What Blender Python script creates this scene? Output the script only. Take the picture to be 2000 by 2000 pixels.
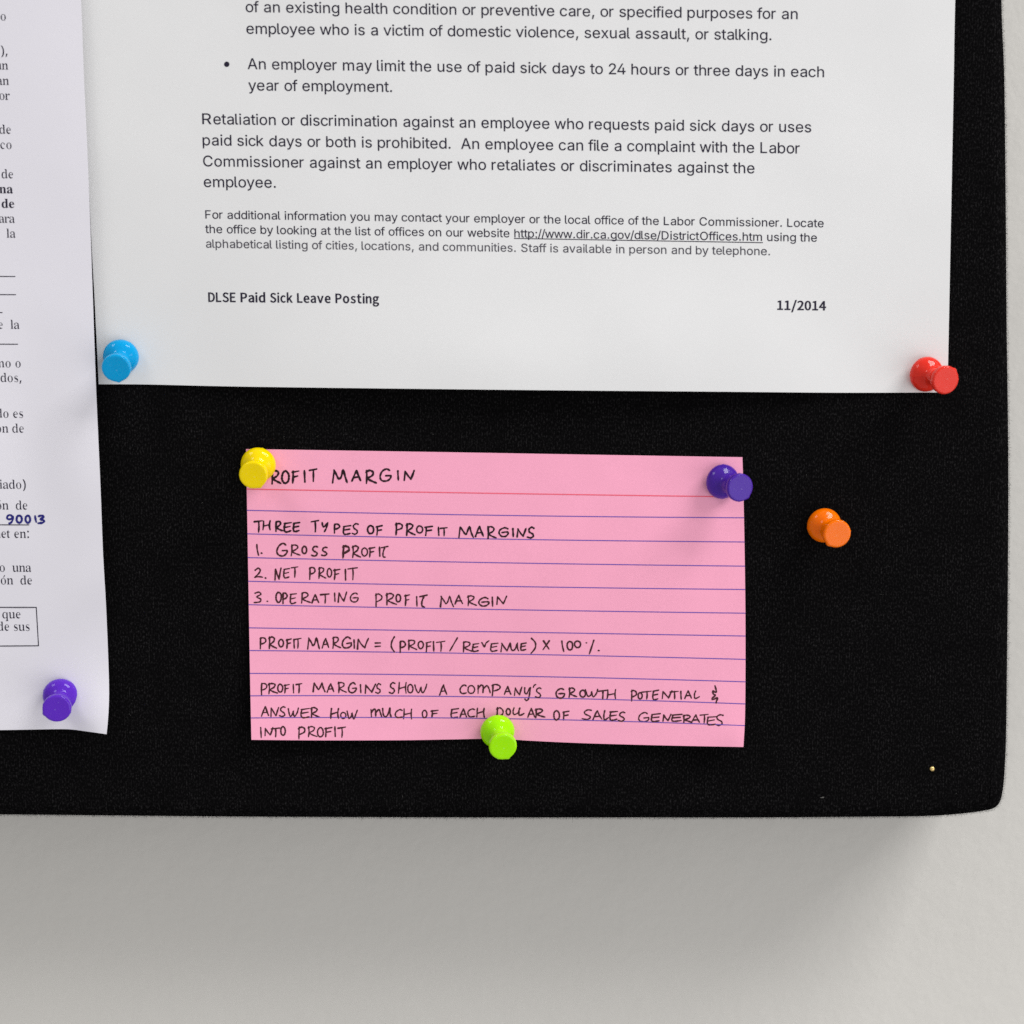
import bpy, bmesh, math, random, json
from mathutils import Vector, Matrix
from mathutils import noise as mnoise
from mathutils.geometry import delaunay_2d_cdt
random.seed(7)
for o in list(bpy.data.objects): bpy.data.objects.remove(o)
S = bpy.context.scene
COL = S.collection

# ------------------------------------------------------------------ camera
# metres; x right, z up, the board's face is the plane y = 0 and looks towards -y
FPX = 3060.0                                   # focal length in pixels of the 2000 px wide picture
PITCH = math.atan(0.0735)
DIST = 0.400
cam = bpy.data.cameras.new('camera'); camo = bpy.data.objects.new('camera', cam); COL.objects.link(camo)
cam.sensor_width = 36; cam.sensor_fit = 'HORIZONTAL'; cam.lens = 36*FPX/2000
FWD = Vector((0, math.cos(PITCH), -math.sin(PITCH)))
CAMP = Vector((0, 0, 1.5)) - FWD*DIST
camo.location = CAMP
camo.rotation_euler = (math.pi/2 - PITCH, 0, 0)
cam.clip_start = 0.01; cam.clip_end = 100
cam.dof.use_dof = True; cam.dof.focus_distance = 0.402; cam.dof.aperture_fstop = cam.lens/7.0
S.camera = camo
CUP = Vector((0, math.sin(PITCH), math.cos(PITCH)))
def ray(px, py): return FWD + Vector((1, 0, 0))*((px-1000)/FPX) + CUP*((1000-py)/FPX)
def at(px, py, d=0.0):                         # the point d metres in front of the board's face seen at (px, py)
    r = ray(px, py); return CAMP + r*((-d - CAMP.y)/r.y)

# ------------------------------------------------------------------ light: white room, rows of ceiling lamps left and right
W = bpy.data.worlds.new('World'); S.world = W; W.use_nodes = True
bg = W.node_tree.nodes['Background']
bg.inputs[0].default_value = (1.0, 0.997, 0.99, 1); bg.inputs[1].default_value = 0.38
def lamp(name, loc, rot, sx, sy, power, col):
    l = bpy.data.lights.new(name, 'AREA'); l.shape = 'RECTANGLE'; l.size = sx; l.size_y = sy
    l.energy = power; l.color = col
    o = bpy.data.objects.new(name, l); COL.objects.link(o); o.location = loc; o.rotation_euler = rot; return o
lamp('ceiling_lamp', (1.0, -0.55, 2.65), (math.radians(10), math.radians(20), 0), 0.85, 0.56, 19, (1, .99, .975))
lamp('ceiling_lamp', (-1.05, -0.70, 2.75), (math.radians(10), math.radians(-20), 0), 0.5, 0.7, 5.5, (1, .99, .975))
fill = lamp('added_fill', (1.7, -1.9, 0.75), (0, 0, 0), 2.6, 1.8, 23, (1, .99, .985))  # unseen soft fill lamp, added to brighten the wall below and beside the board
fill.rotation_euler = (Vector((0, 0, 1.45))-fill.location).to_track_quat('-Z', 'Y').to_euler()
S.render.engine = 'CYCLES'
S.cycles.use_denoising = False
S.cycles.max_bounces = 6
S.view_settings.view_transform = 'Standard'; S.view_settings.look = 'None'
S.view_settings.exposure = 0.07; S.view_settings.gamma = 1.0

# ------------------------------------------------------------------ helpers
def tag(o, label=None, cat=None, group=None, kind=None):
    if label: o['label'] = label
    if cat: o['category'] = cat
    if group: o['group'] = group
    if kind: o['kind'] = kind
    return o
def link_mesh(name, verts, faces, mat, parent=None, smooth=False):
    me = bpy.data.meshes.new(name); me.from_pydata([tuple(v) for v in verts], [], faces); me.update()
    if smooth:
        for p in me.polygons: p.use_smooth = True
    me.materials.append(mat)
    o = bpy.data.objects.new(name, me); COL.objects.link(o)
    if parent: o.parent = parent
    return o
def empty(name, loc):
    o = bpy.data.objects.new(name, None); COL.objects.link(o); o.location = loc; o.empty_display_size = .01; return o
def put(o, parent):                            # parent without moving (mesh data are in world space)
    o.parent = parent; o.matrix_parent_inverse = Matrix.Translation(-parent.location); return o

def mat_new(name):
    m = bpy.data.materials.new(name); m.use_nodes = True
    nt = m.node_tree; b = nt.nodes['Principled BSDF']; return m, nt, b
def N(nt, t, **kw):
    n = nt.nodes.new(t)
    for k, v in kw.items():
        if k in n.inputs: n.inputs[k].default_value = v
        else: setattr(n, k, v)
    return n
def paper_mat(name, col, grain=.035, mottle=.02, spec=.25, fibre=.25):
    m, nt, b = mat_new(name); L = nt.links.new
    tc = N(nt, 'ShaderNodeTexCoord')
    n1 = N(nt, 'ShaderNodeTexNoise', Scale=3400.0, Detail=3.0); L(tc.outputs['Object'], n1.inputs['Vector'])
    n2 = N(nt, 'ShaderNodeTexNoise', Scale=90.0, Detail=4.0); L(tc.outputs['Object'], n2.inputs['Vector'])
    a = N(nt, 'ShaderNodeMath', operation='MULTIPLY_ADD'); a.inputs[1].default_value = grain*2; a.inputs[2].default_value = 1-grain
    L(n1.outputs['Fac'], a.inputs[0])
    c = N(nt, 'ShaderNodeMath', operation='MULTIPLY_ADD'); c.inputs[1].default_value = mottle*2; c.inputs[2].default_value = 1-mottle
    L(n2.outputs['Fac'], c.inputs[0])
    p = N(nt, 'ShaderNodeMath', operation='MULTIPLY'); L(a.outputs[0], p.inputs[0]); L(c.outputs[0], p.inputs[1])
    v = N(nt, 'ShaderNodeVectorMath', operation='SCALE'); v.inputs[0].default_value = col; L(p.outputs[0], v.inputs['Scale'])
    L(v.outputs[0], b.inputs['Base Color'])
    b.inputs['Roughness'].default_value = .85; b.inputs['Specular IOR Level'].default_value = spec
    bp = N(nt, 'ShaderNodeBump', Strength=fibre, Distance=.00006); L(n1.outputs['Fac'], bp.inputs['Height']); L(bp.outputs[0], b.inputs['Normal'])
    return m
def ink_mat(name, col, rough=.6, vary=.0):
    m, nt, b = mat_new(name); L = nt.links.new
    tc = N(nt, 'ShaderNodeTexCoord'); n1 = N(nt, 'ShaderNodeTexNoise', Scale=1500.0, Detail=2.0); L(tc.outputs['Object'], n1.inputs['Vector'])
    mx = N(nt, 'ShaderNodeMix', data_type='RGBA'); L(n1.outputs['Fac'], mx.inputs['Factor'])
    mx.inputs[6].default_value = (*[c*(1-vary) for c in col], 1); mx.inputs[7].default_value = (*[c*(1+vary) for c in col], 1)
    L(mx.outputs[2], b.inputs['Base Color']); b.inputs['Roughness'].default_value = rough; b.inputs['Specular IOR Level'].default_value = .2
    return m

# ------------------------------------------------------------------ wall
def wall_mat():
    m, nt, b = mat_new('painted_plaster'); L = nt.links.new
    tc = N(nt, 'ShaderNodeTexCoord')
    n1 = N(nt, 'ShaderNodeTexNoise', Scale=210.0, Detail=3.0, Roughness=.55); L(tc.outputs['Object'], n1.inputs['Vector'])
    n2 = N(nt, 'ShaderNodeTexNoise', Scale=2600.0, Detail=2.0); L(tc.outputs['Object'], n2.inputs['Vector'])
    n3 = N(nt, 'ShaderNodeTexNoise', Scale=25.0, Detail=3.0); L(tc.outputs['Object'], n3.inputs['Vector'])
    a = N(nt, 'ShaderNodeMath', operation='MULTIPLY_ADD'); a.inputs[1].default_value = .09; a.inputs[2].default_value = .955; L(n2.outputs['Fac'], a.inputs[0])
    c = N(nt, 'ShaderNodeMath', operation='MULTIPLY_ADD'); c.inputs[1].default_value = .04; c.inputs[2].default_value = .98; L(n3.outputs['Fac'], c.inputs[0])
    p = N(nt, 'ShaderNodeMath', operation='MULTIPLY'); L(a.outputs[0], p.inputs[0]); L(c.outputs[0], p.inputs[1])
    v = N(nt, 'ShaderNodeVectorMath', operation='SCALE'); v.inputs[0].default_value = WALL_COL; L(p.outputs[0], v.inputs['Scale'])
    L(v.outputs[0], b.inputs['Base Color']); b.inputs['Roughness'].default_value = .7; b.inputs['Specular IOR Level'].default_value = .3
    b1 = N(nt, 'ShaderNodeBump', Strength=.32, Distance=.0006); L(n1.outputs['Fac'], b1.inputs['Height']); L(b1.outputs[0], b.inputs['Normal'])
    return m
WALL_COL = (.715, .697, .662)
WY = 0.036
bm = bmesh.new(); bmesh.ops.create_cube(bm, size=1, matrix=Matrix.Translation((0, WY+.05, 1.35)) @ Matrix.Diagonal((5, .1, 2.7, 1)))
me = bpy.data.meshes.new('wall'); bm.to_mesh(me); bm.free(); me.materials.append(wall_mat())
wo = bpy.data.objects.new('wall', me); COL.objects.link(wo); tag(wo, 'off-white painted wall behind the black notice board', None, None, 'structure')

# ------------------------------------------------------------------ notice board
def fabric_mat():
    m, nt, b = mat_new('black_felt'); L = nt.links.new
    tc = N(nt, 'ShaderNodeTexCoord')
    mp = N(nt, 'ShaderNodeMapping'); mp.inputs['Scale'].default_value = (1, 1, .6); L(tc.outputs['Object'], mp.inputs['Vector'])
    n1 = N(nt, 'ShaderNodeTexNoise', Scale=2300.0, Detail=4.0, Roughness=.7); L(mp.outputs[0], n1.inputs['Vector'])
    n2 = N(nt, 'ShaderNodeTexNoise', Scale=130.0, Detail=4.0); L(tc.outputs['Object'], n2.inputs['Vector'])
    wv = N(nt, 'ShaderNodeTexWave', Scale=480.0, Distortion=2.0, Detail=2.0); wv.bands_direction = 'X'; L(tc.outputs['Object'], wv.inputs['Vector'])
    r = N(nt, 'ShaderNodeMapRange'); r.inputs[1].default_value = .5; r.inputs[2].default_value = .80; r.inputs[3].default_value = 0; r.inputs[4].default_value = 1
    L(n1.outputs['Fac'], r.inputs[0])
    w2 = N(nt, 'ShaderNodeMath', operation='MULTIPLY_ADD'); w2.inputs[1].default_value = .8; w2.inputs[2].default_value = .5; L(wv.outputs['Fac'], w2.inputs[0])
    q = N(nt, 'ShaderNodeMath', operation='MULTIPLY'); L(r.outputs[0], q.inputs[0]); L(w2.outputs[0], q.inputs[1])
    q2 = N(nt, 'ShaderNodeMath', operation='MULTIPLY'); L(q.outputs[0], q2.inputs[0]); L(n2.outputs['Fac'], q2.inputs[1])
    mx = N(nt, 'ShaderNodeMix', data_type='RGBA'); L(q2.outputs[0], mx.inputs['Factor'])
    mx.inputs[6].default_value = (.0034, .0032, .0035, 1); mx.inputs[7].default_value = (.06, .057, .06, 1)
    L(mx.outputs[2], b.inputs['Base Color']); b.inputs['Roughness'].default_value = 1; b.inputs['Specular IOR Level'].default_value = 0.0
    bp = N(nt, 'ShaderNodeBump', Strength=.5, Distance=.0002); L(n1.outputs['Fac'], bp.inputs['Height']); L(bp.outputs[0], b.inputs['Normal'])
    return m
FELT = fabric_mat()
def catmull(pts, k=6, closed=False):
    out = []; n = len(pts); rng = range(n if closed else n-1)
    for i in rng:
        g = (lambda j: pts[j % n]) if closed else (lambda j: pts[min(max(j, 0), n-1)])
        a, b, c, d = g(i-1), g(i), g(i+1), g(i+2)
        for j in range(k):
            t = j/k
            out.append(tuple(.5*((2*b[q])+(-a[q]+c[q])*t+(2*a[q]-5*b[q]+4*c[q]-d[q])*t*t+(-a[q]+3*b[q]-3*c[q]+d[q])*t**3) for q in range(len(b))))
    if not closed: out.append(tuple(pts[-1]))
    return out
edge = [(1949, -900), (1953, -300), (1956.5, 0), (1962, 150), (1965, 400), (1966.5, 620), (1969, 800), (1970, 950), (1969, 1150), (1967, 1330),
        (1965.5, 1440), (1963, 1500), (1959.5, 1540), (1953, 1566), (1940, 1579), (1918, 1584.5), (1888, 1588.5), (1850, 1592), (1800, 1594.5), (1700, 1595.5),
        (1500, 1597), (1200, 1597), (900, 1597), (500, 1595.5), (200, 1593), (0, 1591), (-400, 1588), (-1400, 1582)]
el = catmull(edge, 8)
wob = [random.uniform(-1, 1) for _ in el]
E3 = []
for i, (x, y) in enumerate(el):
    p = at(x, y, -.003); E3.append((p.x, p.z))
zt = 2.02; xl = -.62
E3 = [(E3[0][0]-.002, zt)] + E3 + [(xl, E3[-1][1])] + [(xl, zt)]
def inset(poly, d):
    n = len(poly); out = []
    for i in range(n):
        a, b, c = Vector(poly[i-1]), Vector(poly[i]), Vector(poly[(i+1) % n])
        t1 = (b-a).normalized(); t2 = (c-b).normalized()
        n1 = Vector((t1.y, -t1.x)); n2 = Vector((t2.y, -t2.x)); s = n1+n2          # outline runs clockwise: inward is to the right
        k = d/max(1+n1.dot(n2), .3)
        out.append((b.x+s.x*k, b.y+s.y*k))
    return out
rings = [(.0042, 0), (.0030, .00012), (.0020, .0005), (.0011, .0011), (.0004, .0020), (0, .0032), (0, .012), (.0003, .024), (.0006, .030), (.004, .0335), (.02, .034)]
vs = []; fs = []; n = len(E3)
for d, y in rings:
    for (x, z) in inset(E3, d): vs.append((x, y, z))
for k in range(len(rings)-1):
    for i in range(n):
        j = (i+1) % n; fs.append((k*n+i, k*n+j, (k+1)*n+j, (k+1)*n+i))
fs.append(tuple(reversed(range(n)))); fs.append(tuple((len(rings)-1)*n+i for i in range(n)))
board = empty('notice_board', (-.2, 0, 1.42))
tag(board, 'black felt covered notice board with rounded corner hung on the white wall', 'notice board')
fp = put(link_mesh('felt_panel', vs, fs, FELT, None, True), board)
for p in fp.data.polygons:
    if len(p.vertices) > 10: p.use_smooth = False
bmx = bmesh.new(); bmx.from_mesh(fp.data); bmesh.ops.recalc_face_normals(bmx, faces=bmx.faces); bmx.to_mesh(fp.data); bmx.free()
# loose fibres standing off the felt at its edge and a few on its face
fv = []; ff = []
def fibre(p, d, ln, w):
    d = d.normalized(); s = d.cross(Vector((random.uniform(-1, 1), random.uniform(-1, 1), random.uniform(-1, 1)))).normalized()
    bend = s.cross(d)*ln*random.uniform(-.5, .5)
    b = len(fv)
    for t, ww in ((0, w), (.55, w*.8), (1, w*.3)):
        q = p + d*ln*t + bend*t*t
        fv.append(q-s*ww/2); fv.append(q+s*ww/2)
    ff.append((b, b+1, b+3, b+2)); ff.append((b+2, b+3, b+5, b+4))
seg = [(Vector((E3[i][0], 0, E3[i][1])), Vector((E3[i+1][0], 0, E3[i+1][1]))) for i in range(1, len(E3)-3)]
tot = sum((b-a).length for a, b in seg)
for a, b in seg:
    t = (b-a).normalized(); out = Vector((-t.z, 0, t.x)) ; L_ = (b-a).length
    vis = min(1, 1) if (a.z < 1.75 and a.x > -.2) else .0
    for _ in range(int(L_*85000*vis)):
        p = a.lerp(b, random.random()); p.y = random.uniform(.0018, .0046)
        p -= out*.0001
        fibre(p, out + Vector((random.gauss(0, .6), random.gauss(0, .5), random.gauss(0, .6))), min(.00008+random.expovariate(1/.00017), .0011), .000034)
put(tag(link_mesh('felt_fibres', fv, ff, FELT), None, None, None, 'stuff'), board)

fv = []; ff = []
for _ in range(90):
    p = at(random.uniform(200, 1960), random.uniform(770, 1585), .00015)
    fibre(p, Vector((random.uniform(-1, 1), -.15, random.uniform(-1, 1))), random.uniform(.0003, .0010), .00003)
lint_m, nt, b = mat_new('grey_lint'); b.inputs['Base Color'].default_value = (.16, .155, .15, 1); b.inputs['Roughness'].default_value = 1
put(tag(link_mesh('stray_lint', fv, ff, lint_m), None, None, None, 'stuff'), board)

# ------------------------------------------------------------------ sheets of paper
class Sheet:
    def __init__(s, top, right, bottom, left, depth):     # edges as pixel points, all running left->right or top->bottom
        s.e = [s.prep(x) for x in (top, right, bottom, left)]; s.depth = depth
    @staticmethod
    def prep(pts):
        c = catmull(pts, 8); L = [0]
        for a, b in zip(c, c[1:]): L.append(L[-1]+math.dist(a, b))
        return c, [l/L[-1] for l in L]
    @staticmethod
    def ev(e, t):
        c, L = e
        if t <= 0: return (c[0][0]+(c[1][0]-c[0][0])*t/L[1], c[0][1]+(c[1][1]-c[0][1])*t/L[1])
        for i in range(len(L)-1):
            if t <= L[i+1] or i == len(L)-2:
                f = (t-L[i])/(L[i+1]-L[i]); return (c[i][0]+(c[i+1][0]-c[i][0])*f, c[i][1]+(c[i+1][1]-c[i][1])*f)
    def px(s, u, v):
        T, R, B, Lf = s.e
        t, b, l, r = s.ev(T, u), s.ev(B, u), s.ev(Lf, v), s.ev(R, v)
        c00, c10, c01, c11 = T[0][0], T[0][-1], B[0][0], B[0][-1]
        return tuple((1-v)*t[q]+v*b[q]+(1-u)*l[q]+u*r[q]-((1-u)*(1-v)*c00[q]+u*(1-v)*c10[q]+(1-u)*v*c01[q]+u*v*c11[q]) for q in (0, 1))
    def uv(s, x, y):
        u, v = .5, .5
        for _ in range(7):
            a = s.px(u, v); h = 1e-3; b = s.px(u+h, v); c = s.px(u, v+h)
            j = ((b[0]-a[0])/h, (c[0]-a[0])/h, (b[1]-a[1])/h, (c[1]-a[1])/h); det = j[0]*j[3]-j[1]*j[2]
            dx, dy = x-a[0], y-a[1]
            u += (dx*j[3]-dy*j[1])/det; v += (dy*j[0]-dx*j[2])/det
            if abs(dx)+abs(dy) < .01: break
        return u, v
    def build(s, name, mat, nu, nv, th, parent, v0=0):
        vs = []; fs = []
        for off in (0, th):
            for j in range(nv+1):
                vv = j/nv
                for i in range(nu+1):
                    x, y = s.px(i/nu, vv); p = at(x, y, s.depth(i/nu, vv)); p.y += off; vs.append(p)
        w = nu+1; m = w*(nv+1)
        for j in range(nv):
            for i in range(nu):
                a = j*w+i; fs.append((a, a+w, a+w+1, a+1)); fs.append((m+a, m+a+1, m+a+w+1, m+a+w))
        bd = [i for i in range(w)] + [j*w+nu for j in range(1, nv+1)] + [nv*w+i for i in range(nu-1, -1, -1)] + [j*w for j in range(nv-1, 0, -1)]
        k0 = len(vs)
        for a in bd: vs.append(vs[a].copy()); vs.append(vs[a+m].copy())
        nb = len(bd)
        for i in range(nb): a = k0+2*i; b = k0+2*((i+1) % nb); fs.append((a, b, b+1, a+1))
        o = link_mesh(name, vs, fs, mat, None, True); put(o, parent)
        me = o.data
        for p in me.polygons[-len(bd):]: p.use_smooth = False
        return o
    def on(s, x, y, lift=.00004):
        u, v = s.uv(x, y)
        return at(x, y, s.depth(min(max(u, 0), 1), min(max(v, 0), 1))+lift)
def smooth01(t): t = min(max(t, 0), 1); return t*t*(3-2*t)
MM = .001

# poster, letter size; pinned at its two lower corners
def d_poster(u, v):
    a = 1-math.exp(-(((u-.03)*216)**2+((1-v)*279-9)**2)/(34**2)); b = 1-math.exp(-(((u-.975)*216)**2+((1-v)*279-6)**2)/(34**2))
    k = a*b; h = (1-v)*279
    k2 = .35*math.exp(-(((u-.46)*216/14)**2+((h-7)/9)**2))
    return MM*(.35 + k2 + k*(.9 + 3.0*math.exp(-(h/26)**2)*math.sin(math.pi*min(max(u, 0), 1))**.7 + 1.0*smooth01((h-60)/90)) + k*1.1*mnoise.noise(Vector((u*3.1+4, v*4.2, 2.3))) + k*.30*mnoise.noise(Vector((u*9, v*12, 7.7))))
poster = Sheet([(80, -1440), (900, -1430), (1895, -1420)],
               [(1895, -1420), (1882, -700), (1865.6, 0), (1863, 145), (1858, 400), (1854, 600), (1850.5, 766.5)],
               [(192.8, 750.5), (292, 751), (500, 755.5), (1000, 761.5), (1400, 765), (1640, 767), (1850.5, 766.5)],
               [(80, -1440), (121, -700), (156, 0), (163, 145), (179, 479), (184.5, 579), (192.8, 750.5)], d_poster)
P_WHITE = paper_mat('white_copy_paper', (.805, .805, .812))
pe = empty('posted_notice', at(1000, 400)); tag(pe, 'large white printed notice with English paragraphs pinned by a blue and a red pin', 'notice')
poster.build('sheet', P_WHITE, 60, 90, .00011, pe)

# left sheet, lies over the poster's left edge; lifts at its free lower right corner
def d_doc(u, v):
    x = (1-u)*216; y = (1-v)*279                   # mm from right edge, from bottom edge
    pin = 1-math.exp(-((x-11.5)**2+(y-9)**2)/(30**2))
    cor = math.exp(-((x/8)**2+(y/8)**2)*.5)
    lift = 1.6*math.exp(-((x/60)**2))*smooth01((y-14)/60)
    dent = .9*math.exp(-(((x-6)/10)**2+((y-66)/14)**2)) - .8*math.exp(-(((x-17)/11)**2+((y-74)/20)**2))
    fold = .55*math.exp(-(((x*.8+y-38)/7)**2))*smooth01((30-x)/30)
    return MM*(.5 + pin*(.9+.4*math.sin(y*.03)) + lift + 4.6*cor + dent + fold*1.8 + .5*pin*mnoise.noise(Vector((u*6, v*7, 1.1))) + .8*smooth01((y-110)/60)*math.exp(-((x/25)**2)))
docs = Sheet([(-1560, -770), (-700, -765), (124, -760)],
             [(124, -760), (142, -350), (158, 0), (163.4, 145), (171, 310), (177, 465), (181, 579), (187.6, 760), (196, 950), (201, 1080), (207.5, 1195), (212.7, 1335), (211.5, 1395), (208, 1434)],
             [(-1440, 1424), (-700, 1430), (-200, 1429), (0, 1426), (60, 1425), (130, 1424.2), (165, 1428), (208, 1434)],
             [(-1560, -770), (-1500, 300), (-1440, 1424)], d_doc)
P_VIOLET = paper_mat('cool_white_paper', (.825, .805, .87))
de = empty('posted_form', at(80, 700)); tag(de, 'cool white Spanish form sheet with handwritten number, cut by the left edge', 'form')
docs.build('sheet', P_VIOLET, 110, 110, .00011, de)

# pink index card
def d_card(u, v):
    return MM*(.35 + 3.3*(v**3)*abs(2*u-1)**1.5 + .7*math.sin(math.pi*u)*math.sin(math.pi*min(1, v*1.2)) + .5*math.sin(math.pi*u)*(1-v)
               + 1.0*math.exp(-((((1-u)*127/4)**2+((1-v)*76/4)**2))*.5))
card = Sheet([(480.5, 877), (860, 883), (1150, 888), (1450, 893)],
             [(1450, 893), (1452.5, 980), (1455.5, 1160), (1456, 1300), (1455, 1400), (1452, 1459)],
             [(491, 1445), (620, 1446), (780, 1445.8), (880, 1444.2), (970, 1443), (1040, 1447), (1140, 1451.5), (1300, 1456), (1452, 1459)],
             [(480.5, 877), (484.5, 1100), (488, 1300), (491, 1445)], d_card)
P_PINK = paper_mat('pink_card_stock', (1.0, .425, .60), .09, .05)
ce = empty('index_card', at(966, 1170)); tag(ce, 'pink ruled index card handwritten in dark ink about profit margins', 'index card')
card.build('card_stock', P_PINK, 80, 50, .00022, ce)

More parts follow.
